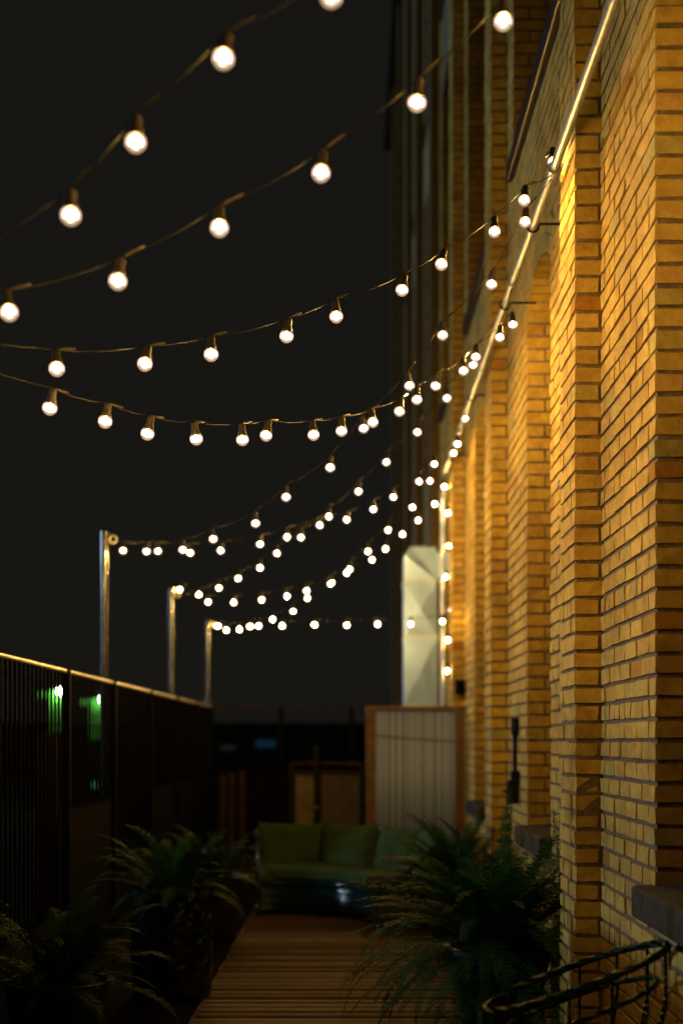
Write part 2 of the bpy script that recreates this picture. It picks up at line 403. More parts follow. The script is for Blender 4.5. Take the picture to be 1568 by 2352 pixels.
Z0 = -.3
for (k, p0, p1, w0, w1, p2) in bays:
    near = (0 <= k <= 1) or k == -1 or k == 2
    sill = .86 if k < 2 else 2.17
    spring, rise = 3.90, .13
    us = 5.10                   # upper sill level
    ua, ub = p1 + .35, p2 - .33
    zt = min(HB, limit(p2) if near else 0)
    RING = .20
    def lower(y, w0=w0, w1=w1, sill=sill, spring=spring, rise=rise):
        if w0 - .02 < y < w1 + .02:
            return sill - .13, arch_z(min(max(y, w0), w1), w0, w1, spring, rise) + RING
        return None
    def upper(y, ua=ua, ub=ub, us=us):
        return (us - .14, us + 3.6) if ua < y < ub else None
    # --- wall bricks
    wall.mi = 0
    if near:
        segs = [(p1, w0), (w0, w1), (w1, p2)]
        i = 0; z = Z0
        while z < zt:
            for (ya, yb) in [(p1, p2)]:
                # courses are cut at the openings
                cuts = [ya]
                zc = z + CH / 2
                inlow = sill - .13 < zc < spring
                inup = zc > us - .14
                parts = [(ya, yb)]
                if inlow: parts = [(ya, w0), (w1, yb)]
                elif inup: parts = [(ya, ua), (ub, yb)]
                for (a0, b0) in parts:
                    hs = [] if (inlow or inup) else [lower, upper]
                    for a, b, z0, z1, first, last in course_bricks(wall, a0, b0, i, z, hs, XW):
                        jamb = (inlow and ((last and abs(b0 - w0) < .01) or (first and abs(a0 - w1) < .01))) or \
                               (inup and ((last and abs(b0 - ua) < .01) or (first and abs(a0 - ub) < .01)))
                        x0 = XW + random.uniform(-.002, .002)
                        dep = .05
                        if jamb: dep = .205 if i % 2 else .098
                        if spall(z): x0 += random.uniform(.001, .005)
                        wall.box(x0, x0 + dep, a, b, z0, z1, tone(), .0024)
                        if jamb and not i % 2:
                            wall.box(XW + .112, XW + .30, a, b, z0, z1, tone(), .0022)
                        elif jamb:
                            wall.box(XW + .218, XW + .30, a, b, z0, z1, tone(), .0022)
            z += CH; i += 1
        # arch ring of bricks set on edge
        c = .5 * (w0 + w1); half = .5 * (w1 - w0)
        rad = (half * half + rise * rise) / (2 * rise); zc = spring + rise - rad
        a_max = math.asin(half / rad) + .02
        nb = int(2 * a_max * rad / .074)
        for q in range(nb):
            for lay in range(2):
                r0, r1 = rad + lay * .1 + .003, rad + lay * .1 + .095
                a0 = -a_max + 2 * a_max * q / nb; a1 = -a_max + 2 * a_max * (q + .86) / nb
                vs = []
                for x in (XW + random.uniform(-.003, .002), XW + .30):
                    for (a, r) in ((a0, r0), (a1, r0), (a1, r1), (a0, r1)):
                        vs.append((x, c + math.sin(a) * r, zc + math.cos(a) * r))
                wall.add(vs, [(0, 1, 2, 3), (7, 6, 5, 4), (0, 4, 5, 1), (1, 5, 6, 2), (2, 6, 7, 3), (3, 7, 4, 0)], tone())
    # --- backing wall with the openings
    BX = XW + (.009 if near else 0)
    XB = XW + .42
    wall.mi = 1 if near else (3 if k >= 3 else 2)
    def back(ya, yb, za, zb):
        if near and zb > zt:
            if za < zt: wall.mi = 1; wall.box(BX, XB, ya, yb, za, zt)
            wall.mi = 2; wall.box(XW, XB, ya, yb, max(za, zt), zb); wall.mi = 1
        else: wall.box(BX, XB, ya, yb, za, zb)
    e = .007 if near else 0     # joints in the reveals sit back too
    back(p0, w0 - e, Z0, spring); back(w1 + e, p2, Z0, spring); back(w0 - e, w1 + e, Z0, sill - .13)
    # above the arch
    nseg = 10
    for q in range(nseg):
        ya, yb = w0 - e + (w1 - w0 + 2 * e) * q / nseg, w0 - e + (w1 - w0 + 2 * e) * (q + 1) / nseg
        za = arch_z(min(max(ya, w0), w1), w0, w1, spring, rise) + e; zb = arch_z(min(max(yb, w0), w1), w0, w1, spring, rise) + e
        vs = [(x, yy, zz) for x in (BX, XB) for (yy, zz) in ((ya, za), (yb, zb), (yb, us - .14), (ya, us - .14))]
        wall.add(vs, [(0, 1, 2, 3), (7, 6, 5, 4), (0, 4, 5, 1), (1, 5, 6, 2), (2, 6, 7, 3), (3, 7, 4, 0)])
    back(p0, w0 - e, spring, us - .14); back(w1 + e, p2, spring, us - .14)
    back(p0, ua - e, us - .14, us + 3.6); back(ub + e, p2, us - .14, us + 3.6)
    back(p0, p2, us + 3.6, us + 4.6)
    back(p0, ua, us + 4.6, HB - 1.3); back(ub, p2, us + 4.6, HB - 1.3); back(p0, p2, HB - 1.3, HB)
    # --- pilaster
    pb = MB()
    if near:
        i = 0; z = Z0
        zp = min(HB, limit(p1))
        while z < zp:
            n = 4 if i % 6 == 5 else 2
            sh = 0 if i % 2 else (PW / n) / 2
            ys = [p0] + [p0 + PW / n * q + sh for q in range(0 if sh else 1, n)] + [p1]
            for q in range(len(ys) - 1):
                a = ys[q] + (.004 if q else 0); b = ys[q + 1] - (.004 if q < len(ys) - 2 else 0)
                if b - a < .02: continue
                x0 = XP + random.uniform(-.002, .002); j = .0025
                x1 = XW - .012 if (i % 2 and q == 0) else XW + .02
                a2, z1 = a, z + CH - .0085
                if z < 1.5 and random.random() < .45:
                    x0 += random.uniform(0, .006); a2 += random.uniform(0, .006) if q == 0 else 0; j = .004
                    if random.random() < .3: z1 -= random.uniform(0, .014)
                pb.box(x0, x1, a2, b, z + .0085, z1, tone(), j)
            z += CH; i += 1
        pb.mi = 1; pb.box(XP + .008, XW + .006, p0 + .008, p1 - .008, Z0, zp)
        pb.mi = 2; pb.box(XP, XW, p0, p1, zp, HB)
        pb.mi = 0
        pb.build('pilaster', [M['brick'], M['mortar'], M['far_brick_side']], bld).location = -bld.location
    else:
        pb.box(XP, XW - .001, p0, p1, Z0, HB)
        pb.build('pilaster', M['dimmed_side'] if k >= 3 else M['far_brick_side'], bld).location = -bld.location
    # --- windows
    def window(za, zb, ya, yb, mull, nrow, arch=None):
        pr, sm = (.07, M['stone']) if arch else (.04, M['drain'])
        fr = MB(); xf0, xf1 = XW + .25, XW + .31
        fw = .06
        fr.box(xf0, xf1, ya, ya + fw, za, zb + .14); fr.box(xf0, xf1, yb - fw, yb, za, zb + .14)
        fr.box(xf0, xf1, ya + fw, yb - fw, za, za + fw)
        if not arch: fr.box(xf0, xf1, ya + fw, yb - fw, zb - fw, zb)
        for q in range(1, mull):
            yy = ya + (yb - ya) * q / mull; fr.box(xf0 + .004, xf1 - .004, yy - .018, yy + .018, za + fw, zb + .12 if arch else zb - fw)
        for q in range(1, nrow):
            zz = za + (zb - za) * q / nrow
            fr.box(xf0 + .007, xf1 - .007, ya + fw, yb - fw, zz - .018, zz + .018)
        f = fr.build('window', M['frame_dark'], bld); f.location = -bld.location
        pn = MB(); pn.box(XW + .275, XW + .285, ya + .01, yb - .01, za + .01, zb + (.12 if arch else -.01))
        pn.build('pane', M['glass'], f)
        sl = MB()
        n = 9
        for q in range(1):
            sl.add([(x, yy, zz) for yy in (ya - .07, yb + .07) for (x, zz) in
                    ((XW - pr, za - .13), (XW - pr, za - .02), (XW + .26, za + .002), (XW + .26, za - .13))],
                   [(0, 1, 2, 3), (7, 6, 5, 4), (0, 4, 5, 1), (1, 5, 6, 2), (2, 6, 7, 3), (3, 7, 4, 0)])
        sl.build('sill', sm, f, bevel=.012)
        return f
    window(sill, spring, w0, w1, 2, 4, True)
    window(us, us + 3.6, ua, ub, 3, 5)
    if not near: window(us + 4.6, HB - 1.3, ua, ub, 3, 5)
    else: window(us + 4.6, HB - 1.3, ua, ub, 3, 5)
yA, yB = bays[0][1], bays[-1][5]
wall.mi = 2
wall.box(XW + .42, XW + 8, yA, yB, Z0, HB)
w_ = wall.build('wall', [M['brick'], M['mortar'], M['far_brick'], M['dimmed']], bld); w_.location = -bld.location
par = MB(); par.box(XP - .12, XW + .5, yA, yB, HB, HB + .35)
par.build('cornice', M['stone'], bld).location = -bld.location

# ------------------------------------------------------------------ wall fittings
XC, ZC, YCE = .90, 3.86, 13.55
cond = thing('conduit_pipe', 'long galvanised pipe running level along the brick wall on stand-off brackets', 'pipe', (XC, 8, ZC))
c = MB(); pts = [(XC, -1, ZC), (XC, 3, ZC), (XC, 6, ZC), (XC, 9, ZC), (XC, YCE - .25, ZC)]
for q in range(1, 9):
    a = q / 8 * PI / 2; pts.append((XC, YCE - .25 + .25 * math.sin(a), ZC - .25 + .25 * math.cos(a)))
pts += [(XC, YCE, 2.4), (XC, YCE, 0)]
c.tube(pts, .021, 14); keep(c.build('pipe', M['galv'], smooth=True), cond)
for yy in (1.6, 3.92, 6.26, 7.82, 9.6, 10.95, 12.4):
    m_ = MB(); m_.tube([(XC, yy - .03, ZC), (XC, yy + .03, ZC)], .029, 14)
    keep(m_.build('coupling', M['galv'], smooth=True), cond)
for yy in (1.9, 4.55, 6.95, 8.2, 10.4, 12.6):
    m_ = MB(); m_.tube([(XC, yy, ZC + .012), (XW + .02, yy, ZC + .012)], .007, 8)
    m_.tube([(XC + .028 * math.cos(t), yy, ZC + .028 * math.sin(t)) for t in [2 * PI * q / 14 for q in range(14)]], .006, 6, closed=True)
    keep(m_.build('bracket', M['black_iron'], smooth=True), cond)

dp = thing('drainpipe', 'thin dark drainpipe standing in the corner behind the brick pilaster', 'drainpipe', (.985, 10.06, 0))
m_ = MB(); m_.tube([(1.0, 10.06, -.2), (1.0, 10.06, HB - .1)], .035, 12); keep(m_.build('pipe', M['drain'], smooth=True), dp)
for zz in (1.2, 3.1, 5.0, 7, 9, 11, 13):
    m_ = MB(); m_.tube([(1.0, 10.06, zz - .03), (1.0, 10.06, zz + .03)], .043, 12); m_.box(1.0, XW + .02, 10.05, 10.07, zz - .02, zz + .02)
    keep(m_.build('clip', M['drain']), dp)

# black iron bar with box foot beside the second window
ib = thing('iron_stay', 'black iron bar with a thick head and boxy foot fixed beside the window', 'bracket', (XW - .03, 8.95, 1.3))
yb_ = 8.85
m_ = MB(); m_.tube([(1.035, yb_, 1.07), (1.035, yb_, 1.40)], .013, 10); keep(m_.build('bar', M['black_iron'], smooth=True), ib)
m_ = MB(); m_.lathe([(.015, 0), (.024, .03), (.026, .11), (.022, .125)], 14, (1.035, yb_, 1.365)); keep(m_.build('head', M['black_iron'], smooth=True), ib)
m_ = MB(); m_.box(.985, 1.052, yb_ - .05, yb_ + .04, .955, 1.10); m_.box(1.01, 1.062, yb_ - .03, yb_ + .03, 1.06, 1.16)
m_.tube([(.985, yb_ - .03, 1.03), (.955, yb_ - .03, 1.035)], .008, 8)
keep(m_.build('foot', M['black_iron'], bevel=.006), ib)

rg = MB(); pc = Vector((XW - .022, 7.06, CAMZ + 588 / F * 7.06))
rg.tube([pc + Vector((.004 * math.sin(t), .02 * math.cos(t), .02 * math.sin(t))) for t in [2 * PI * q / 18 for q in range(18)]], .0028, 6, closed=True)
rg.tube([pc + Vector((.002, .018, 0)), (XW + .02, 7.09, pc.z)], .003, 6)
tag(rg.build('ring_hook', M['galv'], smooth=True), 'small bare metal ring hook screwed into the brick near the second pilaster', 'hook')

# ------------------------------------------------------------------ poles on the left
poles = [(9.63, 'nearest of the steel poles that carry the light strings'), (13.25, 'middle steel pole of the row carrying light strings'),
         (16.74, 'farthest and shortest looking steel pole carrying light strings')]
PT = 2.76
for (yy, lab) in poles:
    t = thing('light_pole', lab, 'pole', (XL, yy, 0), 'steel poles along the fence')
    m_ = MB(); m_.tube([(0, 0, -.2), (0, 0, PT)], .024, 16); m_.build('shaft', M['steel'], t, True)
    m_ = MB(); m_.tube([(0, 0, PT - .24), (0, 0, PT - .0)], .027, 16); m_.build('sleeve', M['steel'], t, True)
    m_ = MB(); rc = Vector((.058, 0, PT - .05))
    m_.tube([rc + Vector((.024 * math.cos(a), 0, .024 * math.sin(a))) for a in [2 * PI * q / 20 for q in range(20)]], .0075, 8, closed=True)
    m_.tube([(.02, 0, PT - .05), (.036, 0, PT - .05)], .006, 8)
    m_.build('eye_ring', M['rail'], t, True)
t = thing('light_pole', 'steel pole beside the deck anchoring the closest light strings', 'pole', (XL, 4.0, 0), 'steel poles along the fence')
m_ = MB(); m_.tube([(0, 0, -.2), (0, 0, PT)], .024, 16); m_.build('shaft', M['steel'], t, True)
m_ = MB(); m_.tube([(0, 0, PT - .24), (0, 0, PT + .004)], .027, 16); m_.build('sleeve', M['steel'], t, True)

# ------------------------------------------------------------------ light strings
gl = MB(); prof = [(.010, .026)]
for q in range(1, 12):
    a = PI * (.17 + .83 * q / 11); prof.append((max(.0006, .025 * math.sin(a)), .025 * math.cos(a)))
def zone(z0, z1, n):            # slice of the 25 mm globe between two heights
    a0, a1 = math.acos(z0 / .025), math.acos(max(-.99999, z1 / .025))
    return [(.025 * math.sin(a0 + (a1 - a0) * q / n), .025 * math.cos(a0 + (a1 - a0) * q / n)) for q in range(n + 1)]
gl.mi = 2; gl.lathe([(.010, .026)] + zone(.022, .0105, 4), 16)
gl.mi = 0; gl.lathe(zone(.0105, -.0118, 6), 16)
gl.mi = 2; gl.lathe(zone(-.0118, -.025, 5), 16)
# open the touching ends
gl.f, gl.m = zip(*[(f, m) for f, m in zip(gl.f, gl.m) if len(f) == 4]); gl.f, gl.m = list(gl.f), list(gl.m)
gl.mi = 1; gl.lathe([(max(.0006, .0165 * math.sin(PI * q / 10)), .0165 * math.cos(PI * q / 10)) for q in range(11)], 14)
globe_o = gl.build('bulb', [M['globe'], M['glow'], M['light_cap']], smooth=True); globe_me = globe_o.data; bpy.data.objects.remove(globe_o)
fl = MB(); fl.lathe([(.0026, -.011), (.0032, -.006), (.0032, .006), (.0026, .011)], 8)
fo = fl.build('filament', M['fill']); fil_me = fo.data; bpy.data.objects.remove(fo)
so = MB(); so.lathe([(.0188, .0166), (.0196, .0176), (.0175, .030), (.0145, .034), (.0145, .058), (.010, .064), (.006, .068)], 12)  # skirt widened beyond a plain socket to block upward light
so_ = so.build('socket', M['socket'], smooth=True); soc_me = so_.data; bpy.data.objects.remove(so_)

def string(name_label, A, B, px, far_sag=True, group='strings of globe lights over the deck'):
    A, B = Vector(A), Vector(B)
    root = thing('light_string', name_label, 'string lights', A, group)
    tops = []
    for (x, yv) in px:
        dx = (x - VX) / F
        # the string hangs in the vertical plane through A and B
        t = (A.x - dx * A.y) / ((B.y - A.y) * dx - (B.x - A.x))
        Yd = A.y + (B.y - A.y) * t
        c = Vector((dx * Yd, Yd, CAMZ + (VZ - yv) / F * Yd))
        tilt = Quaternion((random.uniform(-1, 1), random.uniform(-1, 1), 0), R(random.uniform(0, 16)))
        b = bpy.data.objects.new('bulb', globe_me); COL.objects.link(b); b.parent = root
        b.location = c - A; b.rotation_mode = 'QUATERNION'; b.rotation_quaternion = tilt
        for nm, me in (('filament', fil_me), ('socket', soc_me)):
            s = bpy.data.objects.new(nm, me); COL.objects.link(s); s.parent = b
        tops.append((t, c + tilt @ Vector((0, 0, .066)) - A, b))
    tops.sort(key=lambda q: q[0])
    pts = [Vector((0, 0, 0))] + [q[1] for q in tops if q[0] > .004 and q[0] < .996] + [B - A]
    path = []
    for i in range(len(pts) - 1):
        L = (pts[i + 1] - pts[i]).length
        ns = max(3, min(10, int(L / .08)))
        for s in range(ns):
            f = s / ns
            path.append(pts[i].lerp(pts[i + 1], f) - Vector((0, 0, min(.02, L * .035) * 4 * f * (1 - f))))
    path.append(pts[-1])
    m_ = MB(); m_.tube(path, .0019, 6); m_.build('cable', M['cable'], root, True)
    # flat splice tab beside each lamp
    for (tq, p, b) in tops:
        j = min(range(len(pts)), key=lambda i: (pts[i] - p).length)
        for nb in (j - 1, j + 1):
            if 0 <= nb < len(pts) and (pts[nb] - p).length > .09:
                dv = (pts[nb] - p).normalized(); m_ = MB()
                m_.tube([p + dv * .012, p + dv * .03, p + dv * .055, p + dv * .075], [.0024, .0042, .0040, .0024], 6)
                o = m_.build('splice', M['splice'], None, True); o.parent = b
                o.matrix_parent_inverse = (Matrix.Translation(b.location) @ b.rotation_quaternion.to_matrix().to_4x4()).inverted()
                break
    return root

W = lambda y: (XC, y, ZC - .02)
Lp = lambda y, z=PT - .05: (XL + .085, y, z)
string('string light overhead closest to the camera with three big blurred bulbs', W(2.75), Lp(4.0, 2.42),
       [(1720, -960), (1500, -650), (1260, -400), (1010, -190), (760, -8), (513, 135), (312, 327), (163, 495)])
string('second nearest string light sloping down with large soft bulbs', W(3.9), Lp(4.02, 2.40),
       [(1480, -300), (1330, -120), (1155, 50), (957, 236), (737, 398), (504, 524), (271, 646), (22, 718)])
string('string light in focus crossing the facade and sagging to the open side', W(6.26), Lp(3.98, 2.57),
       [(1270, 372), (1203, 460), (1135, 532), (1013, 607), (923, 666), (772, 727), (658, 772), (485, 814), (333, 836), (131, 847)])
string('long sagging string light whose lowest bulbs hang mid picture', W(7.82), Lp(4.0, 2.60),
       [(115, 937), (242, 968), (339, 996), (451, 1008), (557, 1010), (611, 1000), (720, 999), (784, 990), (856, 970), (917, 945),
        (957, 918), (1000, 886), (1064, 852), (1092, 820), (1147, 775), (1177, 745)])
string('string light rising steeply from the nearest pole to the pipe', W(6.30), Lp(9.63),
       [(283, 1265), (337, 1266), (420, 1263), (490, 1238), (587, 1202), (657, 1142), (758, 1074), (835, 984), (940, 886),
        (1016, 770), (1128, 653), (1205, 510)])
string('shallow string light from the nearest pole to the pipe farther down the wall', W(10.97), Lp(9.64),
       [(363, 1266), (437, 1270), (507, 1265), (597, 1250), (659, 1234), (734, 1207), (796, 1194), (857, 1170), (903, 1142),
        (962, 1106), (997, 1066), (1051, 1020), (1068, 961)])
string('straight climbing string light from the middle pole toward the pipe', W(7.86), Lp(13.25),
       [(457, 1366), (503, 1351), (547, 1329), (597, 1304), (636, 1271), (691, 1235), (755, 1187), (823, 1129), (887, 1062),
        (958, 993), (1026, 915), (1086, 838)])
string('sagging string light between the middle pole and the far end of the pipe', W(12.1), Lp(13.26),
       [(413, 1355), (478, 1383), (537, 1384), (601, 1378), (659, 1369), (704, 1358), (759, 1341), (803, 1308), (845, 1267),
        (891, 1218), (947, 1166), (987, 1105), (1042, 1041)])
string('string light climbing from the farthest pole to the pipe bend', W(13.4), Lp(16.74),
       [(501, 1438), (550, 1446), (594, 1438), (626, 1423), (673, 1404), (706, 1374), (762, 1338), (796, 1316), (854, 1286),
        (885, 1261), (924, 1228), (960, 1195), (998, 1158), (1020, 1118)])
string('level string light from the farthest pole passing in front of the metal duct', (1.0, 12.4, CAMZ + 284 / F * 12.4), Lp(16.75),
       [(520, 1448), (574, 1439), (648, 1438), (722, 1435), (796, 1436), (867, 1434), (943, 1433), (1016, 1427)])
# the drop beside the vertical pipe
root = thing('light_string', 'string light hanging straight down beside the upright pipe', 'string lights', (.955, 13.45, 3.52), 'strings of globe lights over the deck')
path = [Vector((-.04, .02, .12))]
for (x, yv) in [(1028, 1179), (1031, 1254), (1023, 1325), (1035, 1401), (1028, 1470), (1027, 1541)]:
    c = P(x, yv, 13.40) - root.location
    b = bpy.data.objects.new('bulb', globe_me); COL.objects.link(b); b.parent = root; b.location = c
    for nm, me in (('filament', fil_me), ('socket', soc_me)):
        s = bpy.data.objects.new(nm, me); COL.objects.link(s); s.parent = b
    path.append(c + Vector((0, 0, .066))); path.append(c + Vector((.03, .0, 0)))
m_ = MB(); m_.tube(path, .0019, 6); m_.build('cable', M['cable'], root, True)

# ------------------------------------------------------------------ fence on the left and across the end
FT = 1.735
edges = [4.65, 6.35, 7.98, 9.56, 11.35, 13.07, 14.8, 16.45]
def fence(label, P0, P1, n_edges, name='mesh_fence', low_bays=(), railm=None):
    root = thing(name, label, 'fence', (P0[0], P0[1], 0))
    a, b = Vector((*P0, 0)), Vector((*P1, 0)); L = (b - a).length; u = (b - a) / L; nrm = Vector((-u.y, u.x, 0))
    for s in n_edges:
        m_ = MB(); m_.obox(u * s + Vector((0, 0, .72)), u * .022, nrm * .022, Vector((0, 0, 1.03))); m_.build('post', M['mesh_wire'], root)
    for s0, s1 in zip(n_edges[:-1], n_edges[1:]):
        m_ = MB(); m_.tube([u * (s0 + .03) + Vector((0, 0, FT)), u * (s1 - .03) + Vector((0, 0, FT))], .0125, 10)
        r = m_.build('rail', railm or M['rail'], root, True)
        low = (s0, s1) in low_bays; zl = .40 if low else .955  # boards stop lower in chosen bays to let the sun reach pot and sofa
        m_ = MB(); n = int((s1 - s0 - .06) / .088)
        for q in range(n + 1):
            s = s0 + .03 + (s1 - s0 - .06) * q / n
            m_.obox(u * s + Vector((0, 0, (zl + 1.745) / 2)), u * .003, nrm * .006, Vector((0, 0, (1.745 - zl) / 2)))
        for zz in (1.0, 1.22, 1.44, 1.66):
            m_.obox(u * (.5 * (s0 + s1)) + nrm * .009 + Vector((0, 0, zz)), u * (.5 * (s1 - s0) - .025), nrm * .003, Vector((0, 0, .003)))
        m_.build('mesh_panel', M['mesh_wire'], root)
        m_ = MB()
        for q in range(3 if low else 7):
            z0 = -.05 + q * .148
            m_.obox(u * (.5 * (s0 + s1)) + nrm * .012 + Vector((0, 0, z0 + .07)), u * (.5 * (s1 - s0) - .024), nrm * .010, Vector((0, 0, .0715)))
        m_.build('board_panel', M['board_dark'], root)
    return root
fence('long dark wire mesh fence with shiny top rail along the open deck side', (XL + .07, 1.2), (XL + .07, 17.1), [0, 1.75] + [e - 1.2 for e in edges],
      low_bays=[(edges[1] - 1.2, edges[2] - 1.2), (edges[3] - 1.2, edges[4] - 1.2)])
fence('dim wire mesh fence closing the far end of the deck', (XL - .06, 17.2), (.93, 17.2), [.05, .9, 1.75, 2.55], railm=M['post_timber'])
for yy, lab in ((8.4, 'nearest brown timber post behind the mesh fence'), (11.85, 'middle brown timber post behind the mesh fence'),
                (15.9, 'farthest brown timber post behind the mesh fence')):
    m_ = MB(); m_.box(-.055, .055, -.055, .055, -.3, 1.37)
    m_.add([(-.06, -.06, 1.37), (.06, -.06, 1.37), (.06, .06, 1.37), (-.06, .06, 1.37), (0, 0, 1.40)], [(0, 1, 4), (1, 2, 4), (2, 3, 4), (3, 0, 4)])
    o = m_.build('timber_post', M['post_timber'], bevel=.006); o.location = (-1.78, yy, 0)
    tag(o, lab, 'post', 'brown posts behind the fence')
for px, top, yy, lab in ((512, 1785, 12.3, 'reddest of three slim wooden stakes left of the sofa'), (532, 1778, 12.55, 'middle slim wooden stake of the three left of the sofa'),
                    (556, 1772, 12.8, 'palest slim wooden stake, closest to the sofa')):
    p = P(px, top, yy)
    m_ = MB(); m_.box(-.025, .025, -.025, .025, 0, p.z); m_.box(-.028, .028, -.028, .028, p.z, p.z + .015)
    o = m_.build('wooden_stake', M['post_timber'], bevel=.004); o.location = (p.x, p.y, 0)
    tag(o, lab, 'stake', 'slim wooden stakes by the sofa')

# ------------------------------------------------------------------ things far behind the fence
def green_lamp(px, py, Y, lab):
    c = P(px, py, Y); s = Y / F
    root = thing('green_lamp_post', lab, 'lamp post', (c.x, c.y + .25, -.3), 'green lamp posts beyond the fence')
    x0, x1 = -26 * s, 2 * s
    top = c.z + .3 + .02
    m_ = MB(); nn = 6
    for q in range(nn):
        a = x0 + (x1 - x0) * q / nn; m_.box(a, a + (x1 - x0) / nn * .8, .16, .26, top - 95 * s, top)
    m_.build('post', M['green_paint'], root)
    m_ = MB(); m_.box(x0, x1 - .02, .17, .25, 0, top - 95 * s); m_.build('base', M['black_iron'], root)  # lower post coloured dark where the lamp's glow fades out
    m_ = MB(); m_.box(-50 * s, x0 - .004, .18, .24, top - 14 * s, top - 2 * s); m_.build('arm', M['green_paint'], root)
    m_ = MB(); m_.box(-4 * s, 6 * s, -.30, .16, top + .12, top + .16); m_.build('hood', M['black_iron'], root)
    m_ = MB(); m_.lathe([(.002, -.07), (.05, -.05), (.07, 0), (.05, .05), (.002, .07)], 12, (.03, .075, top - .02))
    m_.build('lamp', M['cool_lamp'], root, True)
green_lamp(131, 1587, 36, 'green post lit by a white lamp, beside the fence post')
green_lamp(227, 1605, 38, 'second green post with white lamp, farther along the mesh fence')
def tiny(px, py, Y, r, m, lab, name='distant_lamp'):
    c = P(px, py, Y); b = MB(); b.lathe([(.001, -r), (r * .8, -r * .6), (r, 0), (r * .8, r * .6), (.001, r)], 10)
    b.lathe([(r * .5, r * .9), (r * 1.3, r * 1.0), (r * .3, r * 1.9)], 10)
    o = b.build(name, m); o.location = c; tag(o, lab, 'lamp')
tiny(150, 1745, 45, .055, M['tiny_warm'], 'tiny warm lamp glinting low beside the first fence post')
tiny(342, 1737, 50, .055, M['tiny_warm'], 'tiny yellow lamp low behind the middle timber post')
tiny(449, 1731, 50, .05, M['tiny_warm'], 'tiny reddish lamp low beside the farthest timber post')
tiny(217, 1806, 30, .05, M['tiny_green'], 'tiny green lamp low under the green posts')
fb = thing('distant_building', 'dark low building far beyond the fence with a dim blue window', 'building', (-6, 62, 0))
m_ = MB(); m_.box(-16, 8, 0, 6, -.3, 1.9); m_.build('wall', M['far_wall'], fb)
m_ = MB(); m_.box(-16.3, 8.3, -.3, 6.3, 1.9, 2.1); m_.build('roof', M['far_wall'], fb)
def fwin(x0, x1, y0, y1, m):
    a, b = P(x0, y1, 62) - fb.location, P(x1, y0, 62) - fb.location
    w = MB(); w.box(a.x, b.x, -.05, .02, a.z, b.z); w.build('window', m, fb)
fwin(588, 632, 1700, 1716, M['blue_sign']); fwin(505, 540, 1712, 1722, M['dim_window']); fwin(276, 306, 1680, 1698, M['dim_window'])

# ------------------------------------------------------------------ air duct at the far end
YD = 14.35
duct = thing('air_duct', 'pale sheet metal air duct rising against the end of the brick facade', 'duct', (.7, YD, 0))
xl, xr = P(928, 0, YD).x, P(1003, 0, YD).x
zs = [0.02, CAMZ + (VZ - 1620) / F * YD, CAMZ + (VZ - 1463) / F * YD, CAMZ + (VZ - 1335) / F * YD, CAMZ + (VZ - 1262) / F * YD]
def duct_section(z0, z1, top=False):
    m_ = MB(); x0, x1, y0, y1 = xl, xr, YD, YD + .42; z1 -= .008
    mid = ((x0 + x1) / 2, y0 - .032, (z0 + z1) / 2)
    fr = [(x0, y0, z0), (x1, y0, z0), (x1, y0, z1), (x0, y0, z1), mid]
    m_.add(fr, [(0, 1, 4), (1, 2, 4), (2, 3, 4), (3, 0, 4)])
    ml = (x0 - .004, (y0 + y1) / 2, (z0 + z1) / 2)
    m_.add([(x0, y0, z0), (x0, y0, z1), (x0, y1, z1), (x0, y1, z0), ml], [(0, 1, 4), (1, 2, 4), (2, 3, 4), (3, 0, 4)])
    m_.add([(x1, y0, z0), (x1, y1, z0), (x1, y1, z1), (x1, y0, z1)], [(0, 1, 2, 3)])
    m_.add([(x0, y1, z0), (x0, y1, z1), (x1, y1, z1), (x1, y1, z0)], [(0, 1, 2, 3)])
    m_.add([(x0, y0, z1), (x1, y0, z1), (x1, y1, z1), (x0, y1, z1)], [(0, 1, 2, 3)])
    keep(m_.build('section', M['duct']), duct)
    f = MB(); f.box(x0 - .014, x1 + .014, y0 - .014, y1 + .014, z1, z1 + .016); keep(f.build('flange', M['galv']), duct)
duct_section(zs[0], zs[1]); duct_section(zs[1], zs[2]); duct_section(zs[2], zs[3]); 
m_ = MB(); x0, x1, y0, y1 = xl, xr, YD, YD + .42; z0, z1 = zs[3] + .01, zs[4]
ins = .07
m_.add([(x0, y0, z0), (x1, y0, z0), (x1, y1, z0), (x0, y1, z0), (x0, y0, z1 - .06), (x1, y0 + .10, z1 + .04), (x1, y1, z1 + .04), (x0, y1, z1 - .06), (x0 + ins, y0 + .1, z1 + .04), (x0 + ins, y1, z1 + .04)],
       [(0, 1, 5, 8, 4), (0, 4, 7, 3), (4, 8, 9, 7), (8, 5, 6, 9), (1, 2, 6, 5), (3, 7, 9, 6, 2)])
keep(m_.build('elbow', M['duct']), duct)
m_ = MB(); m_.box(x1, XW + .5, y0 + .1, y1 - .02, z0 + .03, z1 - .02); keep(m_.build('branch', M['duct']), duct)
# small dark lamp box and bracket on the fourth pilaster
m_ = MB(); p = P(1058, 1580, 12.9)
m_.box(p.x - .05, p.x + .03, 12.83, 12.975, p.z - .06, p.z + .06); m_.box(p.x - .055, p.x + .035, 12.825, 12.97, p.z + .06, p.z + .072)
tag(m_.build('junction_box', M['mesh_wire'], bevel=.006), 'small dark junction box on the pilaster above the screen', 'box')

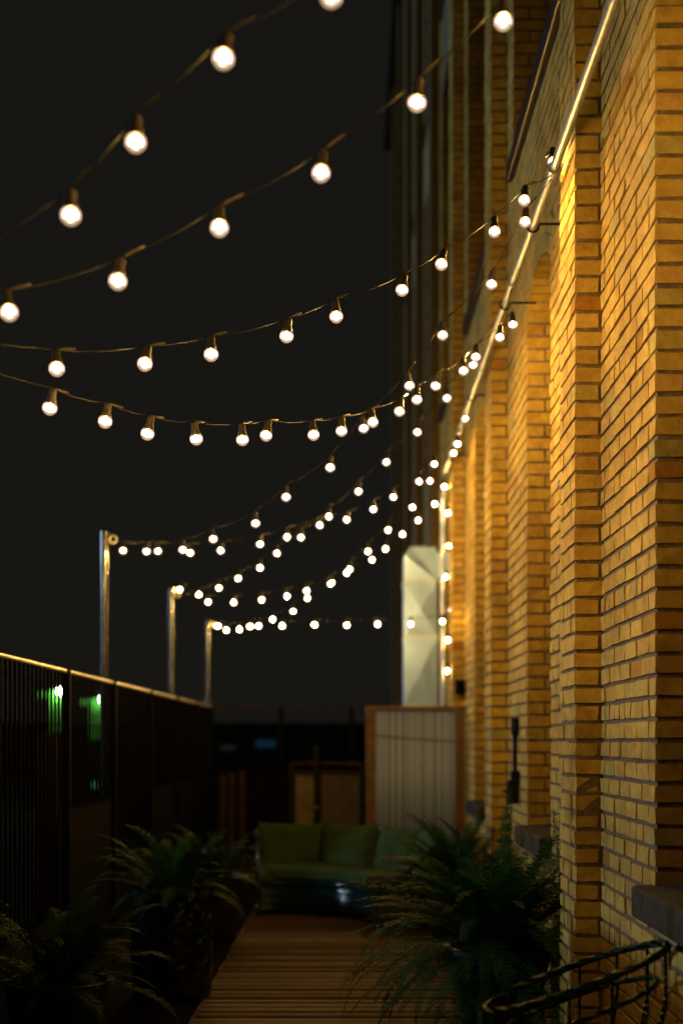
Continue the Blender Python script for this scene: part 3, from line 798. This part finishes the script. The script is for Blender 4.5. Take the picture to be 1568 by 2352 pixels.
# ------------------------------------------------------------------ privacy screen
YS = 12.72
sx0, sx1, st = P(840, 0, YS).x, P(1071, 0, YS).x - .012, P(0, 1622, YS).z
scr = thing('privacy_screen', 'timber framed privacy screen with fluted pale sheet behind the sofa', 'screen', ((sx0 + sx1) / 2, YS, 0))
m_ = MB(); fw = .085
m_.box(sx0, sx0 + fw, YS, YS + .06, 0, st - .035); m_.box(sx1 - fw, sx1, YS, YS + .06, 0, st - .035); m_.box(sx0 - .004, sx1 + .004, YS - .005, YS + .07, st - .035, st)
m_.box(sx0 + fw, sx1 - fw, YS + .004, YS + .055, .05, .12)
keep(m_.build('frame', M['timber'], bevel=.004), scr)
m_ = MB(); n = 96; vs = []; fs = []
for q in range(n + 1):
    x = sx0 + fw + (sx1 - sx0 - 2 * fw) * q / n; yy = YS + .025 + .006 * math.sin(q * PI / 2)
    vs += [(x, yy, .1), (x, yy, st - .035)]
    if q: fs.append((2 * q - 2, 2 * q, 2 * q + 1, 2 * q - 1))
m_.add(vs, fs); sh = keep(m_.build('sheet', M['sheet'], smooth=True), scr)
s_ = sh.modifiers.new('thick', 'SOLIDIFY'); s_.thickness = .003
m_ = MB(); za, zb = P(0, 1690, YS).z, P(0, 1704, YS).z
m_.add([(x, yy, z + dz) for (x, z) in ((sx0 + fw, za), (sx1 - fw, zb)) for yy in (YS + .012, YS + .018) for dz in (-.005, .005)],
       [(0, 1, 3, 2), (4, 6, 7, 5), (0, 4, 5, 1), (2, 3, 7, 6)])
keep(m_.build('batten', M['timber']), scr)

# ------------------------------------------------------------------ gate behind the sofa
YG = 13.3
gx0, gx1 = P(664, 0, YG).x, P(836, 0, YG).x
gt = thing('panel_gate', 'dark metal framed gate with brown panels beside the privacy screen', 'gate', (gx0, YG, 0))
zt_ = P(0, 1750, YG).z
m_ = MB()
m_.box(gx0, gx0 + .045, YG, YG + .05, 0, zt_); m_.box(gx1 - .045, gx1, YG, YG + .05, 0, zt_)
xm = P(720, 0, YG).x; m_.box(xm, xm + .045, YG - .01, YG + .05, 0, zt_ + .16)
keep(m_.build('upright', M['black_iron']), gt)
for zz, h in ((zt_ - .03, .035), (zt_ - .13, .045)):
    m_ = MB(); m_.box(gx0 + .045, xm, YG + .004, YG + .046, zz, zz + h); m_.box(xm + .07, gx1 - .045, YG + .004, YG + .046, zz, zz + h)
    keep(m_.build('rail', M['post_timber']), gt)
m_ = MB(); m_.box(gx0 + .06, xm, YG + .01, YG + .03, .05, zt_ - .13); o = keep(m_.build('panel', M['pale_panel']), gt); o['label'] = 'narrow ochre panel lit by the lamps'
m_ = MB(); m_.box(xm + .07, gx1 - .045, YG + .01, YG + .03, .05, zt_ - .13); keep(m_.build('panel', M['panel_wood']), gt)
m_ = MB(); zz = P(0, 1850, YG).z; m_.tube([(xm - .09, YG - .03, zz + .03), (xm + .0, YG - .03, zz - .01), (xm + .05, YG - .03, zz - .02)], .014, 8); keep(m_.build('latch', M['pale_panel']), gt)

# ------------------------------------------------------------------ curved sofa
SC = Vector((-.58, 10.18, 0)); RI, RO = .72, 1.38; A0, A1 = 97, -2
sofa = thing('curved_sofa', 'curved dark wicker sofa with green cushions at the end of the deck', 'sofa', (0, 11, 0))
def pol(r, a, z): return SC + Vector((r * math.cos(R(a)), r * math.sin(R(a)), z))
def arc_solid(r_z, a0, a1, n=16, rnd=0):
    # sweep a closed (r, z) outline along the arc
    m_ = MB(); k = len(r_z); vs, fs = [], []
    for i in range(n + 1):
        a = a0 + (a1 - a0) * i / n
        for (r, z) in r_z: vs.append(pol(r, a, z))
    for i in range(n):
        for j in range(k):
            fs.append((i * k + j, i * k + (j + 1) % k, (i + 1) * k + (j + 1) % k, (i + 1) * k + j))
    fs.append(tuple(range(k))); fs.append(tuple(n * k + j for j in range(k))[::-1])
    m_.add(vs, fs); return m_
base = [(RI + .03, .05)]
for q in range(6):              # three fat woven bands on the front
    base += [(RI + (.0 if q % 2 else .02), .07 + q * .035)]
base += [(RI + .02, .275), (RO - .05, .275), (RO - .05, .05)]
keep(arc_solid(base, A0, A1, 30).build('base', M['wicker'], smooth=True), sofa)
back = [(RO - .16, .22), (RO - .05, .22), (RO + .01, .60), (RO - .02, .64), (RO - .07, .62)]
keep(arc_solid(back, A0, A1, 30).build('back_frame', M['wicker'], smooth=True), sofa)
def rail_tube(r, z, rad, a0=A0, a1=A1):
    m_ = MB(); m_.tube([pol(r, a0 + (a1 - a0) * i / 30, z) for i in range(31)], rad, 10); return m_
keep(rail_tube(RI + .005, .262, .026).build('front_rail', M['wicker'], smooth=True), sofa)
for a in (A0, A1):
    m_ = MB(); m_.tube([pol(RI + .05, a, 0), pol(RI + .05, a, .27), pol(RI + .3, a, .42), pol(RO - .2, a, .58), pol(RO - .06, a, .62), pol(RO - .02, a, .3)], .022, 10)
    keep(m_.build('arm', M['wicker'], smooth=True), sofa)
for a in (A0 - 4, 64, 31, A1 + 4):
    for r in (RI + .08, RO - .1):
        m_ = MB(); m_.tube([pol(r, a, 0), pol(r, a, .06)], .022, 8); keep(m_.build('leg', M['wicker']), sofa)
ncu = 4; dA = (A0 - A1) / ncu
def puff(r0, r1, z0, z1, a0, a1, lean=0.0, nu=12, nv=12, pu=.04):
    # pillow: superellipse profile puffed over a curved grid
    m_ = MB(); vs, fs = [], []
    for side in (0, 1):
        for i in range(nu + 1):
            for j in range(nv + 1):
                u, v = i / nu * 2 - 1, j / nv * 2 - 1
                b = ((1 - abs(u) ** 4) * (1 - abs(v) ** 4)) ** .5
                vs.append((u, v, (1 if side else -1) * b))
    return vs, nu, nv
def cushion_back(a0, a1):
    vs0, nu, nv = puff(0, 0, 0, 0, 0, 0)
    m_ = MB(); vs = []
    sag = random.uniform(-.012, .012)
    for (u, v, b) in vs0:
        a = (a0 + a1) / 2 + (a1 - a0) / 2 * .985 * u
        pin = .018 * (1 - abs(u) ** 3)
        z = .51 + .185 * v - (pin if v > 0 else -pin) * abs(v) ** 6 + sag * v * u
        r = RO - .20 + .05 * v - b * .075 + random.uniform(-.003, .003)
        vs.append(pol(r, a, z))
    n1 = (nu + 1) * (nv + 1); fs = []
    for s in (0, 1):
        for i in range(nu):
            for j in range(nv):
                q = [s * n1 + i * (nv + 1) + j, s * n1 + (i + 1) * (nv + 1) + j, s * n1 + (i + 1) * (nv + 1) + j + 1, s * n1 + i * (nv + 1) + j + 1]
                fs.append(tuple(q if s else q[::-1]))
    m_.add(vs, fs); return m_
for q in range(ncu):
    keep(cushion_back(A0 - dA * q - .3, A0 - dA * (q + 1) + .3).build('back_cushion', M['cushion'], smooth=True), sofa)
for q in range(2):
    aa, ab = A0 - 2 * dA * q - .2, A0 - 2 * dA * (q + 1) + .2
    prof = []
    for s in range(20):
        a = 2 * PI * s / 20; cx, cz = math.cos(a), math.sin(a)
        prof.append((RI + .26 + .28 * math.copysign(abs(cx) ** .35, cx), .328 + .055 * math.copysign(abs(cz) ** .5, cz)))
    keep(arc_solid(prof, aa, ab, 12).build('seat_cushion', M['cushion'], smooth=True), sofa)

# ------------------------------------------------------------------ rattan chair, bottom right
CC = Vector((.715, 4.5, 0))
ch = thing('rattan_chair', 'green rattan tub chair with a sloping hoop rail against the brick wall', 'chair', CC)
def ring(rad, zb, zf, y=0.0, wob=0.0, n=56):
    pts = []
    for i in range(n):
        a = 2 * PI * i / n
        z = .5 * (zb + zf) + .5 * (zb - zf) * math.cos(a + .25)
        pts.append((rad * math.cos(a), (rad + .02) * math.sin(a), z))
    return pts
def twist(pts, r0, r, strands, turns):
    n = len(pts); obs = []
    m_ = MB(); pts = [Vector(p) for p in pts]
    for s in range(strands):
        q = []
        N = n * 5
        for i in range(N):
            f = i / N * n; i0 = int(f) % n; p = pts[i0].lerp(pts[(i0 + 1) % n], f - int(f))
            tg = (pts[(i0 + 1) % n] - pts[i0]).normalized(); side = tg.cross(Vector((0, 0, 1))).normalized(); up = side.cross(tg)
            a = 2 * PI * (s / strands + turns * i / N)
            q.append(p + (side * math.cos(a) + up * math.sin(a)) * r0)
        m_.tube(q, r, 6, closed=True)
    return m_
twist(ring(.285, .71, .49), .0048, .0098, 3, 95).build('top_rail', M['rattan'], ch, True)
twist(ring(.255, .60, .40), .003, .0072, 3, 95).build('lower_rail', M['rattan'], ch, True)
twist(ring(.25, .37, .37), .008, .009, 3, 22).build('seat_ring', M['rattan'], ch, True)
m_ = MB(); m_.lathe([(.02, .352), (.24, .352), (.245, .366), (.22, .382), (.02, .386)], 28); m_.build('seat', M['rattan'], ch, True)
R1, R2 = ring(.285, .71, .49), ring(.25, .37, .37)
for i in range(0, 56, 4):
    m_ = MB(); m_.tube([R2[i], Vector(R2[i]).lerp(Vector(R1[i]), .5) + Vector((.02 * math.cos(2 * PI * i / 56), .02 * math.sin(2 * PI * i / 56), 0)), R1[i]], .006, 6); m_.build('spindle', M['rattan'], ch, True)
for a in (45, 135, 225, 315):
    m_ = MB(); m_.tube([(.22 * math.cos(R(a)), .22 * math.sin(R(a)), .36), (.25 * math.cos(R(a)), .25 * math.sin(R(a)), 0)], .015, 8); m_.build('leg', M['rattan'], ch, True)

# ------------------------------------------------------------------ potted ferns
def frond(mb, st, base, az, elev, length, droop, wid, xmax=None):
    n = 32; p = Vector(base); e = elev; pts = [p.copy()]; dirs = []
    side0 = Vector((-math.sin(az), math.cos(az), 0))
    sway = random.uniform(-.25, .25); a = az
    for i in range(n):
        dv = Vector((math.cos(a) * math.cos(e), math.sin(a) * math.cos(e), math.sin(e)))
        p = p + dv * length / n
        if xmax is not None and p.x > xmax: p.x = xmax - .01
        pts.append(p.copy()); dirs.append(dv); e -= droop / n * (.4 + 1.2 * i / n); a += sway / n
    st.tube(pts[::2] + [pts[-1]], [.0035 * (1 - .8 * i / 17) for i in range(len(pts[::2]) + 1)], 4)
    for i in range(3, n):
        f = i / n
        lw = wid * math.sin(PI * min(1, (f * .93 + .1)) ) ** .7 * random.uniform(.85, 1.1)
        dv = dirs[i - 1]; sd = dv.cross(Vector((0, 0, 1)));
        if sd.length < .1: sd = side0
        sd.normalize(); nm = sd.cross(dv)
        for half in (0, .5):
            pp = pts[i].lerp(pts[min(i + 1, n)], half)
            for s in (-1, 1):
                tip = (sd * s * .86 + dv * .45 + nm * random.uniform(-.28, .12)).normalized()
                w = dv * length / n * .17
                L = lw * random.uniform(.85, 1.1)
                q = [pp - w * .5, pp + tip * L * .45 - w, pp + tip * L, pp + tip * L * .5 + w, pp + w * .6]
                mb.add(q, [(0, 1, 3, 4), (1, 2, 3)], random.random())
def fern(label, loc, pot_r, pot_h, n, length, leaf, potm, spread=(15, 85), xmax=None, wid=.075, extra=()):
    root = thing('potted_fern', label, 'potted plant', loc, 'ferns in pots along the deck')
    m_ = MB(); prof = [(pot_r * .62, 0), (pot_r * .70, .01), (pot_r * .92, pot_h * .55), (pot_r, pot_h * .92), (pot_r * 1.06, pot_h * .93), (pot_r * 1.06, pot_h), (pot_r * .93, pot_h), (pot_r * .9, pot_h - .06)]
    if potm is M['pot']:        # hammered pot: many small facets
        big = [(pot_r * .88, 0), (pot_r * .93, .01)] + [(pot_r * (.95 + .05 * q / 22), .01 + (pot_h * .91) * q / 22) for q in range(1, 23)] + prof[4:]
        m_.lathe(big, 54)
        m_.v = [(x + random.uniform(-.003, .003), y + random.uniform(-.003, .003), z + random.uniform(-.003, .003) * (0 < z < pot_h * .9)) for x, y, z in m_.v]
        m_.build('pot', potm, root, False)
    else:
        m_.lathe(prof, 36); m_.build('pot', potm, root, True)
    m_ = MB(); m_.lathe([(.01, pot_h - .07), (pot_r * .9, pot_h - .065), (pot_r * .5, pot_h - .03), (.01, pot_h - .02)], 20); m_.build('soil', M['soil'], root, True)
    lf, st = MB(), MB(); xm = None if xmax is None else xmax - loc[0]
    for q in range(n):
        az = 2 * PI * (q * .618) + random.uniform(-.3, .3)
        f = q / n; el = R(spread[1] + (spread[0] - spread[1]) * f + random.uniform(-8, 8))
        L = length * random.uniform(.75, 1.1)
        b = (pot_r * .45 * math.cos(az) * random.random(), pot_r * .45 * math.sin(az) * random.random(), pot_h - .04)
        frond(lf, st, b, az, el, L, R(random.uniform(50, 115)), wid * random.uniform(.8, 1.2), xm)
    for (az, el, L, dr) in extra:
        frond(lf, st, (0, 0, pot_h - .04), R(az), R(el), L, R(dr), wid, xm)
    lf.build('frond', leaf, root); st.build('stalk', M['stalk'], root)
    return root
fern('large fern in a black pot spilling over the deck beside the brick wall', (.72, 6.85, 0), .25, .36, 175, .80, M['fern'], M['pot_plain'], xmax=1.03, wid=.066, spread=(-5, 84),
     extra=[(62, 86, .86, 35), (70, 80, .80, 40), (170, 62, .72, 95), (185, 50, .75, 80), (160, 40, .8, 70)])
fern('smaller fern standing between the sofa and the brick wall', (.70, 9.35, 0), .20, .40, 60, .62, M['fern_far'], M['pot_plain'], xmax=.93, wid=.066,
     extra=[(150, 76, .72, 70), (165, 70, .66, 80)])
fern('fern in the glossy dimpled dark pot on the open side of the deck', (-.93, 7.5, 0), .22, .58, 46, .50, M['fern'], M['pot'], wid=.06)
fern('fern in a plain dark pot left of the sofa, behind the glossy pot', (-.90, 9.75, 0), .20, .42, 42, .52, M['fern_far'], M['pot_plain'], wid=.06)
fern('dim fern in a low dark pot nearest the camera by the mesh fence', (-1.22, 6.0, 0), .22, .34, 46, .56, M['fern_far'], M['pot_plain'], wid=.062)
